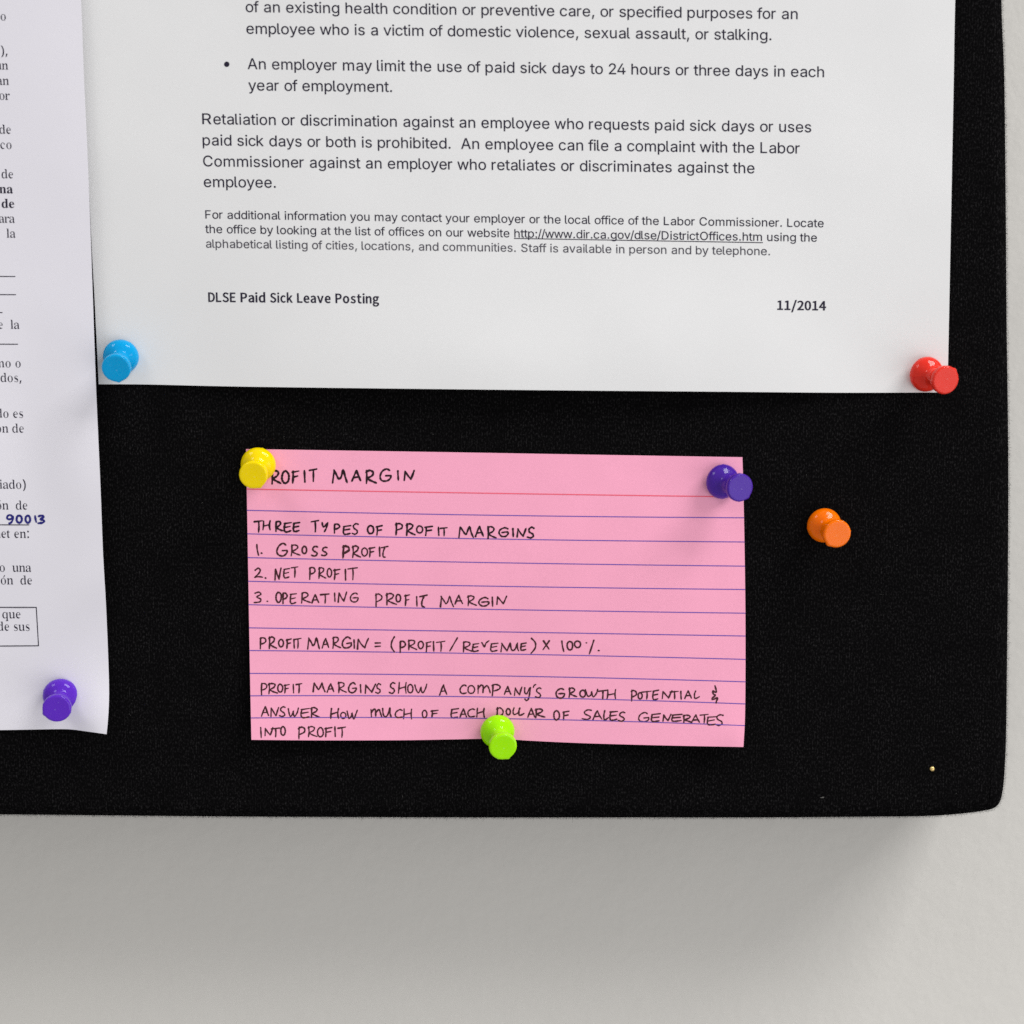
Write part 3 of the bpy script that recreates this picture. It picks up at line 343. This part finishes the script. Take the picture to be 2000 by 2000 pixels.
def text(sheet, parent, s, font, adv, x0, y0, x1, y1, em, mat, stretch=.965, name='text_line'):
    # ink runs from (x0, y0) to (x1, y1) along the baseline; em is the font height in the same units
    pen = 0; pl = []
    for ch in s:
        a = adv(ch); g = gbox(font, 'o' if ch == 'ó' else ch)
        st = stretch*(1.12 if ch == 'R' else 1); w = (g[1]-g[0])*st
        if ch != ' ': pl.append((ch, pen+(a-w)/2-g[0]*st))
        pen += a
    lo = pl[0][1]+gbox(font, pl[0][0])[0]*stretch; hi = pl[-1][1]+gbox(font, 'o' if pl[-1][0] == 'ó' else pl[-1][0])[1]*stretch
    k = (x1-x0)/(hi-lo) if x0 is not None else em
    if x0 is None: x0 = x1-k*(hi-lo)
    vs = []; fs = []; n = 0; up = (0, 0)
    for ch, px in pl:
        parts = [('o', 0)] if ch == 'ó' else [(ch, 0)]
        for c2, _ in parts:
            for flat, tr in tri(font, c2):
                b = len(vs); n += 1
                for gx, gy in flat:
                    X = x0+(px+gx*stretch*(1.12 if c2 == 'R' else 1)-lo)*k; Y = y0+(y1-y0)*(X-x0)/max(x1-x0, 1e-6)
                    vs.append(sheet.on(X-lean(X)*gy*em, Y-gy*em, .00004+(n % 3)*.000003))
                fs += [tuple(b+i for i in t) for t in tr]
        if ch == 'ó':
            b = len(vs)
            for gx, gy in ((.22, .52), (.27, .52), (.37, .68), (.30, .69)):
                X = x0+(px+gx-lo)*k; vs.append(sheet.on(X, y0-gy*em, .00004))
            fs.append((b, b+1, b+2, b+3))
    return put(link_mesh(name, vs, fs, mat), parent)
def stroke(sheet, lines, mat, parent, name):
    vs = []; fs = []
    for n, (pts, w) in enumerate(lines):
        m = len(pts); b = len(vs); lift = .00004+(n % 4)*.000004
        ext = []
        for i in range(m):
            a = pts[max(i-1, 0)]; c = pts[min(i+1, m-1)]; dx, dy = c[0]-a[0], c[1]-a[1]; l = math.hypot(dx, dy) or 1
            ext.append((pts[i], (dx/l, dy/l)))
        def wi(i): return (w[i] if isinstance(w, list) else w)/2
        row = []
        (p, t) = ext[0]; row.append((p[0]-t[0]*wi(0)*.8, p[1]-t[1]*wi(0)*.8, t, wi(0)*.55))
        for i, (p, t) in enumerate(ext): row.append((p[0], p[1], t, wi(i)))
        (p, t) = ext[-1]; row.append((p[0]+t[0]*wi(m-1)*.8, p[1]+t[1]*wi(m-1)*.8, t, wi(m-1)*.5))
        for (x, y, t, h) in row:
            vs.append(sheet.on(x-t[1]*h, y+t[0]*h, lift)); vs.append(sheet.on(x+t[1]*h, y-t[0]*h, lift))
        for i in range(len(row)-1):
            q = b+2*i; fs.append((q, q+1, q+3, q+2))
    return put(link_mesh(name, vs, fs, mat), parent)
INK = ink_mat('black_toner', (.018, .014, .034), .55, .2)
INK2 = ink_mat('worn_toner', (.075, .07, .09), .6, .3)
ar = lambda c: ARIAL[c]
D1 = [("of an existing health condition or preventive care, or specified purposes for an", 480, 23.4, 1558, 37.4),
      ("employee who is a victim of domestic violence, sexual assault, or stalking.", 481.4, 65.8, 1506.8, 78.5),
      ("An employer may limit the use of paid sick days to 24 hours or three days in each", 483.7, 134.8, 1609.5, 150.7),
      ("year of employment.", 485.3, 176.5, 766, 179.6),
      ("Retaliation or discrimination against an employee who requests paid sick days or uses", 395, 242.3, 1584.6, 258.4),
      ("paid sick days or both is prohibited.  An employee can file a complaint with the Labor", 396, 283.7, 1562, 299.8),
      ("Commissioner against an employer who retaliates or discriminates against the", 397, 324.8, 1473.7, 338.5),
      ("employee.", 398.3, 365.2, 538.9, 366.6)]
for t in D1: text(poster, pe, t[0], 's', ar, *t[1:], 29.3, INK)
D2 = [("For additional information you may contact your employer or the local office of the Labor Commissioner. Locate", 401.2, 426.8, 1608.8, 443.9, INK),
      ("the office by looking at the list of offices on our website http://www.dir.ca.gov/dlse/DistrictOffices.htm using the", 401, 455, 1595.6, 472, INK),
      ("alphabetical listing of cities, locations, and communities. Staff is available in person and by telephone.", 402.5, 483.6, 1504, 498.5, INK2)]
for t in D2: text(poster, pe, t[0], 's', ar, *t[1:5], 22.6, t[5])
src = lambda c: .2 if c == ' ' else (gbox('b', c)[1]-gbox('b', c)[0]+.075)
for wd, xa, xb in (("DLSE", 130, 388), ("Paid", 435, 668), ("Sick", 712, 927), ("Leave", 968, 1285), ("Posting", 1330, 1742)):
    xa = 380+xa/4.83; xb = 380+xb/4.83
    text(poster, pe, wd, 'b', src, xa, 589.3+(xa-406.9)*.0093, xb, 589.3+(xb-406.9)*.0093, 27.8, INK, 1.0)
text(poster, pe, "11/2014", 'b', lambda c: .39 if c == '/' else .507, 1518, 604.8, 1613.6, 606, 27.2, INK, 1.0)
stroke(poster, [([(1004.6+(1489.6-1004.6)*i/12, 465.6+(473.9-465.6)*i/12) for i in range(13)], 1.6)], INK, pe, 'underline')
bl = [(442.9+5.3*math.cos(a*math.pi/8), 125.5+5.3*math.sin(a*math.pi/8)) for a in range(16)]
put(link_mesh('bullet', [poster.on(x, y) for x, y in bl], [tuple(range(15, -1, -1))], INK), pe)

tm = lambda c: TIMES[c]
F1 = [("o", 11.6, 39.6), ("),", 14.8, 107.4), ("un", 16, 135.6), ("an", 17.6, 165.6), ("or", 19.4, 194.6), ("de", 21.5, 260.9), ("co", 22.8, 290.6), ("de", 25.9, 348),
      ("para", 29, 434.8), ("la", 30.5, 464), ("e  la", 38.3, 642), ("mo o", 40.6, 717.3), ("dos,", 42, 745.8), ("do es", 45.3, 815.7), ("on de", 46.8, 844.7), ("iado)", 50.6, 954.3),
      ("ón  de", 53.7, 995), ("net en:", 56.8, 1050.3), ("o  una", 61.2, 1116.5), ("ón  de", 62.7, 1141.3), ("que", 40.4, 1207.5), ("de sus", 58, 1231.7)]
for t, x, y in F1: text(docs, de, t, 't', tm, None, y, x, y+.3, 26.0, INK, 1.0)
for t, x, y in (("na", 25.4, 377.3), ("de", 28, 405.8)): text(docs, de, t, 'T', lambda c: TIMESB[c], None, y, x, y+.3, 26.0, INK, 1.0)
for x, y in ((29.5, 540), (30.5, 575.5), (4.4, 610.5), (34.7, 672.3), (56.8, 1025.2)):
    stroke(docs, [([(-60, y-.4), (x*.5-30, y-.2), (x, y)], 1.7)], INK, de, 'blank_line')
stroke(docs, [([(-60, 1185.7), (0, 1186.2), (70.8, 1186.3)], 1.8), ([(70.8, 1186.3), (73, 1223), (75.2, 1261.3)], 1.8), ([(75.2, 1261.3), (0, 1261.8), (-60, 1262)], 1.8)], INK, de, 'box_outline')

# ------------------------------------------------------------------ handwriting: pen strokes in a unit box
def el_(cx, cy, rx, ry, a0=70, a1=430, n=14): return [(cx+rx*math.cos(math.radians(a0+(a1-a0)*i/n)), cy+ry*math.sin(math.radians(a0+(a1-a0)*i/n))) for i in range(n+1)]
H = {
 'P': [[(.14, 1), (.12, .5), (.1, 0)], 'c', [(.04, .88), (.45, 1), (.93, .86), (.88, .6), (.25, .42)]],
 'R': [[(.1, 1), (.12, .5), (.08, 0)], 'c', [(.04, .86), (.35, 1), (.72, .88), (.62, .62), (.2, .40), (.55, .2), (1, .05)]],
 'O': ['c', el_(.5, .5, .48, .5)],
 'F': [[(.2, .95), (.2, .5), (.14, 0)], [(.05, .88), (1, 1)], [(.2, .5), (.85, .58)]],
 'I': [[(.4, 1), (.5, .5), (.6, 0)]],
 'T': [[(0, .9), (1, 1)], [(.52, .95), (.56, .5), (.52, 0)]],
 't': [[(0, .86), (1, 1)], 'c', [(.55, .93), (.3, .5), (.3, .1), (.62, .02)]],
 'M': [[(.03, 0), (.1, .95)], 'c', [(.1, .95), (.3, .55), (.46, .28), (.6, .5), (.72, 1), (.84, .5), (1, .02)]],
 'm': [[(.1, .95), (.14, .02)], 'c', [(.12, .55), (.35, 1), (.48, .8), (.48, .1)], 'c', [(.48, .45), (.72, .95), (.85, .7), (.95, .2), (1, .08)]],
 'A': [[(0, 0), (.28, .6), (.52, 1)], [(.52, 1), (.75, .5), (1, .05)], [(.18, .36), (.86, .40)]],
 'G': ['c', [(.85, .86), (.6, 1), (.2, .78), (.02, .35), (.2, .05), (.6, 0), (.92, .2), (.98, .46)], [(.98, .46), (.5, .42)]],
 'g': ['c', [(.92, .88), (.6, 1), (.15, .75), (.02, .35), (.3, .03), (.75, .06), (1, .36), (.9, .5), (.3, .44)]],
 'N': [[(.05, 0), (.12, .9)], [(.12, .9), (.4, .45), (.68, .1)], [(.68, .1), (.86, .6), (1, 1)]],
 'H': [[(.14, 1), (.12, .5), (.06, 0)], [(.1, .42), (.88, .62)], [(.94, 1), (.86, .5), (.94, 0)]],
 'E': [[(.1, .9), (1, 1)], 'c', [(.2, .9), (.08, .5), (.12, .1), (.4, .01), (.92, .12)], [(.12, .48), (.86, .6)]],
 'Y': ['c', [(.02, 1), (.12, .68), (.4, .55), (.85, .95)], 'c', [(.95, 1), (.7, .4), (.35, 0)]],
 'y': ['c', [(.05, 1), (.1, .62), (.35, .55), (.75, .98)], 'c', [(.85, 1), (.75, .5), (.55, .1), (.3, 0), (.1, .1)]],
 'S': ['c', [(.96, .93), (.6, 1), (.24, .8), (.32, .56), (.78, .38), (.84, .15), (.45, 0), (0, .1)]],
 'C': ['c', [(.95, .9), (.6, 1), (.12, .7), (.05, .3), (.35, .02), (1, .12)]],
 'W': ['c', [(0, .9), (.08, .4), (.24, .04), (.42, .3), (.5, .7), (.56, .2), (.68, .04), (.88, .5), (1, 1)]],
 'V': ['c', [(0, .72), (.15, .5), (.35, .02), (.6, .6), (1, 1)]],
 'U': ['c', [(0, .95), (.05, .3), (.3, .05), (.6, .3), (.8, .95)], [(.82, 1), (.84, .4), (1, .02)]],
 'D': [[(.14, 1), (.12, .5), (.08, 0)], 'c', [(.0, .85), (.5, 1), (.95, .7), (.85, .25), (.1, .0)]],
 'L': ['c', [(.3, 1), (.12, .6), (.14, .12), (.4, .05), (1, .28)]],
 'X': [[(.05, 1), (.95, .05)], [(1, 1), (0, 0)]],
 '1': [[(.2, 1), (.35, .5), (.75, 0)]],
 '(': ['c', [(.9, 1), (.3, .7), (.15, .35), (.9, 0)]],
 ')': ['c', [(.2, 1), (.9, .7), (.9, .35), (.1, 0)]],
 '/': [[(1, 1), (.5, .5), (0, 0)]],
 '=': [[(0, .95), (1, 1)], [(0, 0), (1, .1)]],
 '&': ['c', [(.55, 1), (.75, .75), (.7, .6), (.2, .7), (.3, .5), (.65, .45), (.1, .3), (.25, .22), (1, .3), (.8, .1), (.75, 0)]],
 '2': ['c', [(.1, .8), (.45, 1), (.7, .8), (.55, .45), (.05, .06)], [(.05, .06), (.5, .12), (1, .08)]],
 '3': ['c', [(.1, .9), (.6, 1), (.9, .8), (.35, .55), (.9, .35), (.75, .08), (.0, .02)]],
 '9': ['c', [(.9, .75), (.5, 1), (.05, .8), (.2, .5), (.7, .55), (.92, .85), (.85, .3), (.5, 0), (.3, .05)]],
 '0': ['c', el_(.5, .5, .48, .5)],
 '.': [[(.3, .5), (.7, .45)]],
 "'": ['c', [(1, 1), (.3, .7), (0, 0)]],
}
def write(sheet, parent, org, sc, items, w, mat, name='handwritten_line'):
    lines = []
    for ch, xa, xb, ya, yb in items:
        curved = False
        for st in H[ch]:
            if st == 'c': curved = True; continue
            pts = [(org[0]+(xa+(xb-xa)*(x+random.uniform(-.025, .025)))/sc, org[1]+(yb+(ya-yb)*(y+random.uniform(-.02, .02)))/sc) for x, y in st]
            if curved: pts = catmull(pts, 3)
            elif len(pts) == 3: pts = catmull(pts, 2)
            m = len(pts); ww = w*random.uniform(.9, 1.12)
            lines.append((pts, [ww*(1+.22*math.sin(i*2.1+xa)) * (.8 if i == m-1 else 1) for i in range(m)])); curved = False
    return stroke(sheet, lines, mat, parent, name)
def parse(s):
    out = []
    for t in s.split(';'):
        t = t.strip(); ch = t[0]; a = t[1:].strip().split(','); out.append((ch, *[float(v) for v in a]))
    return out
PEN = ink_mat('dark_pen_ink', (.022, .007, .012), .5, .3); PEN2 = ink_mat('brown_pen_ink', (.058, .016, .02), .5, .35)
BLUEPEN = ink_mat('blue_pen_ink', (.022, .02, .20), .5, .2)
RULE = ink_mat('blue_rule_ink', (.15, .085, .46), .7, .1); RED = ink_mat('red_rule_ink', (.92, .13, .20), .7, .1)
A_, B_, C_, Dz, E_, F_, G_ = (460, 860), (760, 960), (470, 1120), (860, 1200), (470, 1300), (780, 1310), (1100, 1310)
write(card, ce, A_, 4.83, parse("P235,300,300,405;R338,430,285,412;O437,505,290,405;F530,600,288,405;I640,665,285,395;T695,768,270,390;M915,1053,275,402;A1100,1180,285,385;R1228,1328,285,408;G1362,1470,268,385;I1522,1545,290,378;N1588,1685,285,378"), 3.8, PEN)
o1 = parse("T178,255,758,868;H255,330,760,845;R375,445,765,858;E455,528,775,865;E540,605,775,862;T715,785,758,865;Y815,875,775,865;P928,985,790,875;E1010,1090,805,887;S1100,1158,785,885;O1245,1305,805,880;F1325,1385,805,895")
write(card, ce, A_, 4.83, o1 + [(c, a+1449, b+1449, y0+483, y1+483) for c, a, b, y0, y1 in parse("P60,128,300,410;R160,245,305,415;O258,318,325,390;F335,410,328,415;I460,475,335,415;T483,550,340,420;M655,795,328,437;A815,890,330,425;R925,1012,330,445;g1035,1125,340,425;I1160,1180,350,425;N1205,1290,345,428;S1305,1370,338,438")], 3.4, PEN)
write(card, ce, A_, 4.83, parse("1195,225,985,1085;.240,256,1050,1078;G388,490,972,1090;R520,612,985,1088;O628,672,1000,1068;S715,780,1000,1092;S808,868,1008,1088;P1008,1075,995,1115;P1012,1072,1000,1100;R1100,1180,995,1108;O1190,1245,1015,1092;F1258,1315,1010,1100;I1350,1370,1005,1095;t1375,1440,1000,1105"), 3.1, PEN2)
write(card, ce, A_, 4.83, parse("2178,258,1205,1298;.278,294,1285,1312;N370,430,1205,1318;E450,510,1210,1300;T525,588,1195,1292;P695,752,1198,1312;R782,852,1200,1305;O865,908,1210,1288;F925,985,1215,1315;I1030,1045,1215,1318;T1060,1148,1200,1315"), 3.0, PEN2)
write(card, ce, C_, 4.83, parse("3128,198,175,275;.244,260,248,276;O332,385,178,272;P395,440,185,285;E462,528,190,285;R570,660,180,280;A672,735,200,278;T755,835,192,280;I880,897,185,265;N918,1000,175,270;g1035,1108,185,270;P1270,1335,195,318;R1370,1470,190,298;O1465,1510,198,268;F1548,1595,200,305;I1655,1670,220,312;t1690,1762,205,318")
      + [(c, a+1400.7, b+1400.7, y0-772.8, y1-772.8) for c, a, b, y0, y1 in parse("M480,608,985,1088;A622,692,980,1062;R738,825,985,1078;g845,942,1000,1080;I965,985,995,1085;N1012,1108,985,1065")], 3.0, PEN2)
write(card, ce, C_, 4.83, parse("P180,240,605,712;R265,340,600,712;O358,405,622,692;F428,480,618,708;I497,512,620,705;T505,572,612,708;M632,745,605,712;A770,832,612,705;R865,945,600,708;G955,1048,600,702;I1062,1080,625,705;N1095,1205,610,712;=1270,1320,655,690;(1415,1455,600,742;P1500,1555,640,748;R1580,1665,628,722;O1675,1725,640,710;F1745,1798,645,740;I1812,1830,645,735;T1845,1930,640,735")
      + [(c, a+1883.7, b+1883.7, y0+386.4, y1+386.4) for c, a, b, y0, y1 in parse("/90,163,222,345;R212,305,258,355;E300,365,275,350;V390,460,248,310;E470,545,270,348;N570,660,265,352;U665,740,270,345;E755,812,270,338;)850,900,225,365;X970,1030,248,332;11140,1175,250,352;01195,1250,255,335;01265,1325,252,312;.1370,1386,255,280;/1405,1448,242,372;.1485,1508,330,352")], 3.0, PEN2)
write(card, ce, E_, 5.367, parse("P212,275,185,310;R290,385,185,295;O388,442,195,278;F455,512,198,290;I545,562,195,288;T580,642,190,288;M755,888,180,275;A908,978,190,278;R1020,1110,175,285;G1128,1215,180,282;I1245,1272,200,285;N1300,1412,195,290;S1415,1470,190,290;S1555,1620,178,290;H1650,1740,175,290;O1750,1808,198,285")
      + [(c, a+1663.8, b+1663.8, y0+53.7, y1+53.7) for c, a, b, y0, y1 in parse("W165,288,140,235;A425,498,148,255;C635,705,150,242;O718,790,155,238;m808,955,150,240;P968,1058,145,262;A1100,1168,165,250;N1205,1285,170,262;y1310,1385,180,312;'1405,1430,145,175;S1425,1490,180,282")]
      + [(c, a+3381.2, b+3381.2, y0+53.7, y1+53.7) for c, a, b, y0, y1 in parse("g-78,15,186,288;R55,145,180,278;O175,235,205,275;W235,365,190,275;T370,455,205,298;H455,555,200,298;P712,770,205,322;O785,830,230,295;T825,925,215,298;E935,1000,205,305;N1035,1140,210,295;T1120,1210,215,298;I1225,1245,215,298;A1275,1345,210,290;L1370,1428,212,295;&1555,1620,155,340")], 2.9, PEN2)
write(card, ce, E_, 5.367, parse("A218,295,430,530;N312,398,435,535;S405,470,430,535;W498,605,445,535;E625,725,450,548;R735,825,440,545;H938,1030,450,555;O1048,1105,490,555;W1115,1222,465,560;m1355,1480,455,540;U1490,1580,445,540;C1618,1700,460,548;H1700,1800,455,560")
      + [(c, a+1663.8, b+1663.8, y0+53.7, y1+53.7) for c, a, b, y0, y1 in parse("O240,290,415,492;F330,408,415,490;E535,620,398,495;A635,705,400,488;C715,795,400,485;H805,895,392,485;D1020,1090,390,480;O1120,1165,398,462;L1185,1250,390,462;L1245,1308,390,470;A1345,1420,395,490;R1420,1530,400,492;O1618,1680,420,515;F1710,1780,425,515")]
      + [(c, a+3381.2, b+3381.2, y0+53.7, y1+53.7) for c, a, b, y0, y1 in parse("S200,300,410,512;A310,405,418,515;L420,475,418,520;E485,570,425,520;S575,650,435,528;G790,900,438,535;E915,1020,450,535;N1042,1130,455,530;E1130,1245,458,530;R1255,1355,465,545;A1345,1430,465,545;T1435,1520,455,550;E1505,1600,480,570;S1590,1680,460,572")], 2.9, PEN2)
write(card, ce, E_, 5.367, parse("I198,228,650,758;N250,340,650,735;T320,410,655,745;O420,470,640,730;P605,675,645,770;R705,800,640,748;O805,868,650,748;F880,960,650,745;I980,1000,640,745;T1020,1100,645,755"), 2.9, PEN2)
write(docs, de, (0, 900), 3.22, parse("942,85,340,393;0103,138,345,390;0160,190,345,390;1218,232,345,385;3238,280,345,393"), 3.9, BLUEPEN, 'handwritten_number')
rules = [(482, 955.2, 963.6, 970.6), (482.6, 996.6, 1006.4, 1011.2), (483.5, 1042.6, 1052.8, 1058.5), (484.5, 1089, 1099, 1105.7), (485.4, 1135.2, 1145, 1151.3),
         (486.2, 1181, 1190.4, 1197.6), (487, 1226.2, 1234, 1242.2), (488, 1270.5, 1277, 1287.8), (488.6, 1315.2, 1320, 1331.6), (489.4, 1359, 1361.5, 1374.8), (490.3, 1402.2, 1403.4, 1417.2)]
for k, (xl_, yl, ym, yr) in enumerate(rules):
    xr_ = card.px(1, card.uv(1453, yr)[1])[0]-.3; xl2 = card.px(0, card.uv(484, yl)[1])[0]+.3
    pts = []
    for i in range(33):
        x = xl2+(xr_-xl2)*i/32; t = (x-xl2)/(xr_-xl2); tm_ = (970-xl2)/(xr_-xl2)
        y = yl*(t-tm_)*(t-1)/(tm_) + ym*t*(t-1)/(tm_*(tm_-1)) + yr*t*(t-tm_)/(1-tm_)
        pts.append((x, y))
    stroke(card, [(pts, 1.75 if k else 2.0)], RULE if k else RED, ce, 'ruled_line')

# ------------------------------------------------------------------ push pins
def plastic(name, col, sss=.15):
    m, nt, b = mat_new(name); L = nt.links.new
    tc = N(nt, 'ShaderNodeTexCoord')
    n1 = N(nt, 'ShaderNodeTexNoise', Scale=700.0, Detail=4.0, Roughness=.6); L(tc.outputs['Object'], n1.inputs['Vector'])
    r = N(nt, 'ShaderNodeMapRange'); r.inputs[1].default_value = .35; r.inputs[2].default_value = .75; r.inputs[3].default_value = .06; r.inputs[4].default_value = .14
    L(n1.outputs['Fac'], r.inputs[0]); L(r.outputs[0], b.inputs['Roughness'])
    # pale scuffs along the mould edges
    n2 = N(nt, 'ShaderNodeTexNoise', Scale=1500.0, Detail=2.0); L(tc.outputs['Object'], n2.inputs['Vector'])
    r2 = N(nt, 'ShaderNodeMapRange'); r2.inputs[1].default_value = .69; r2.inputs[2].default_value = .79; r2.inputs[3].default_value = 0; r2.inputs[4].default_value = .45
    L(n2.outputs['Fac'], r2.inputs[0])
    mx = N(nt, 'ShaderNodeMix', data_type='RGBA'); L(r2.outputs[0], mx.inputs['Factor'])
    mx.inputs[6].default_value = (*col, 1); mx.inputs[7].default_value = (*[min(1, c*.6+.35) for c in col], 1)
    L(mx.outputs[2], b.inputs['Base Color'])
    b.inputs['Specular IOR Level'].default_value = .24
    b.inputs['Subsurface Weight'].default_value = sss; b.inputs['Subsurface Scale'].default_value = .0012; b.inputs['Subsurface Radius'].default_value = (1, 1, 1)
    bp = N(nt, 'ShaderNodeBump', Strength=.02, Distance=.00012); L(n1.outputs['Fac'], bp.inputs['Height']); L(bp.outputs[0], b.inputs['Normal'])
    return m
m, nt, b = mat_new('steel'); b.inputs['Base Color'].default_value = (.6, .6, .6, 1); b.inputs['Metallic'].default_value = 1; b.inputs['Roughness'].default_value = .3
STEEL = m
PROF = [(0, .00), (3.6, .02), (4.15, .12), (4.38, .45), (4.45, .9), (4.40, 1.4), (4.22, 1.95), (3.85, 2.5), (3.3, 2.95), (2.75, 3.3), (2.3, 3.7), (2.0, 4.25), (1.83, 5.0), (1.78, 5.8),
        (1.85, 6.6), (2.05, 7.3), (2.4, 7.9), (2.85, 8.35), (3.2, 8.65), (3.42, 9.0), (3.52, 9.45), (3.55, 9.9), (3.53, 10.25), (3.43, 10.5), (3.25, 10.62), (2.9, 10.62), (1.5, 10.58), (0, 10.56)]
def lathe(prof, n, seam=0):
    vs = []; fs = []
    for k, (r, z) in enumerate(prof):
        if r == 0: vs.append((0, 0, z*MM)); continue
        for i in range(n):
            a = 2*math.pi*i/n; rr = r
            if seam and 2 < k < len(prof)-4 and i % (n//2) == 0: rr += seam
            if seam and 8.9 < z < 10.6 and r > 3: rr += .30*math.exp(-((i-n*.62)/1.6)**2)
            vs.append((rr*MM*math.cos(a), rr*MM*math.sin(a), z*MM))
    def ring(k): return [1+(k-1)*n+i for i in range(n)]
    last = len(prof)-1
    for i in range(n): fs.append((0, ring(1)[(i+1) % n], ring(1)[i]))
    for k in range(1, last-1):
        a, b2 = ring(k), ring(k+1)
        for i in range(n): j = (i+1) % n; fs.append((a[i], a[j], b2[j], b2[i]))
    t = len(vs)-1; a = ring(last-1)
    for i in range(n): fs.append((a[i], a[(i+1) % n], t))
    return vs, fs
pins = [  # colour name, colour, base centre, face centre, seam turn, label, surface depth
 ('blue', (.0, .36, .74), (236.3, 696.6), (226.7, 719.7), 60, 'bright blue push pin in the lower left corner of the printed notice', .7),
 ('red', (.80, .035, .02), (1809.2, 730.8), (1847.8, 742.7), 200, 'red push pin in the lower right corner of the printed notice', .7),
 ('yellow', (1.0, .74, .0), (504.5, 907.3), (494.5, 928.3), 75, 'yellow push pin in the top left corner of the pink card', .6),
 ('violet', (.075, .02, .36), (1411, 940.5), (1446.5, 953), 110, 'dark purple push pin near the top right corner of the pink card', .6),
 ('orange', (1.0, .18, .0), (1609.5, 1026), (1635.8, 1043), 20, 'orange push pin stuck alone in the black felt right of the pink card', .0),
 ('green', (.38, .90, .0), (971.5, 1428.5), (982.7, 1459), 80, 'lime green push pin at the bottom edge of the pink card', .5),
 ('purple', (.12, .025, .55), (118.3, 1358.4), (110.9, 1384.5), 350, 'purple push pin near the lower right corner of the left sheet', .8)]
for nm, col, bpx, hpx, turn, label, sd in pins:
    sd *= MM
    base = at(*bpx, sd+.0009)                   # centre of the widest ring of the skirt
    r = ray(*hpx).normalized(); Lh = (10.6-.9)*MM
    oc = CAMP-base; bq = oc.dot(r); cq = oc.dot(oc)-Lh*Lh; disc = bq*bq-cq
    t = -bq-math.sqrt(max(disc, 0)); hp = CAMP+r*t; ax = (hp-base).normalized()
    print('pin', nm, 'tilt', round(math.degrees(math.acos(-ax.y)), 1), round(disc*1e6, 2))
    rootp = base-ax*.0009
    q = Vector((0, 0, 1)).rotation_difference(ax)
    e = empty('push_pin', rootp); tag(e, label, 'push pin', 'push pins stuck in the notice board')
    e.rotation_mode = 'QUATERNION'; e.rotation_quaternion = q @ Matrix.Rotation(math.radians(turn), 3, 'Z').to_quaternion()
    v, f = lathe(PROF, 72, .09); g = link_mesh('plastic_grip', v, f, plastic(nm+'_plastic', col), e, True)
    v, f = lathe([(0, -9), (.15, -8.2), (.5, -6.5), (.5, .3), (0, .31)], 12); link_mesh('needle', v, f, STEEL, e, True)

# ------------------------------------------------------------------ small brass nail and a bit of lint
m, nt, b = mat_new('brass'); b.inputs['Base Color'].default_value = (.85, .62, .25, 1); b.inputs['Metallic'].default_value = .7; b.inputs['Roughness'].default_value = .35
v, f = lathe([(0, -6), (.25, -4), (.25, -.1), (.62, -.05), (.66, .12), (.5, .36), (.25, .5), (0, .53)], 16)
nl = link_mesh('brass_nail', v, f, m, None, True); nl.location = at(1820.5, 1501.5, .0002); nl.rotation_euler = (math.radians(90), 0, 0)
tag(nl, 'tiny brass nail head in the black felt near the board corner', 'nail')
fv = []; ff = []; c0 = at(1604, 1558, .0003)
for _ in range(5): fibre(c0+Vector((random.uniform(-.0004, .0004), 0, random.uniform(-.0001, .0001))), Vector((1, random.uniform(-.2, 0), random.uniform(-.4, .4))), .0007, .00005)
lm, nt, b = mat_new('pale_lint'); b.inputs['Base Color'].default_value = (.35, .34, .32, 1)
lo = link_mesh('lint_speck', fv, ff, lm); tag(lo, 'tiny pale lint speck on the black felt above the bottom edge', 'lint')
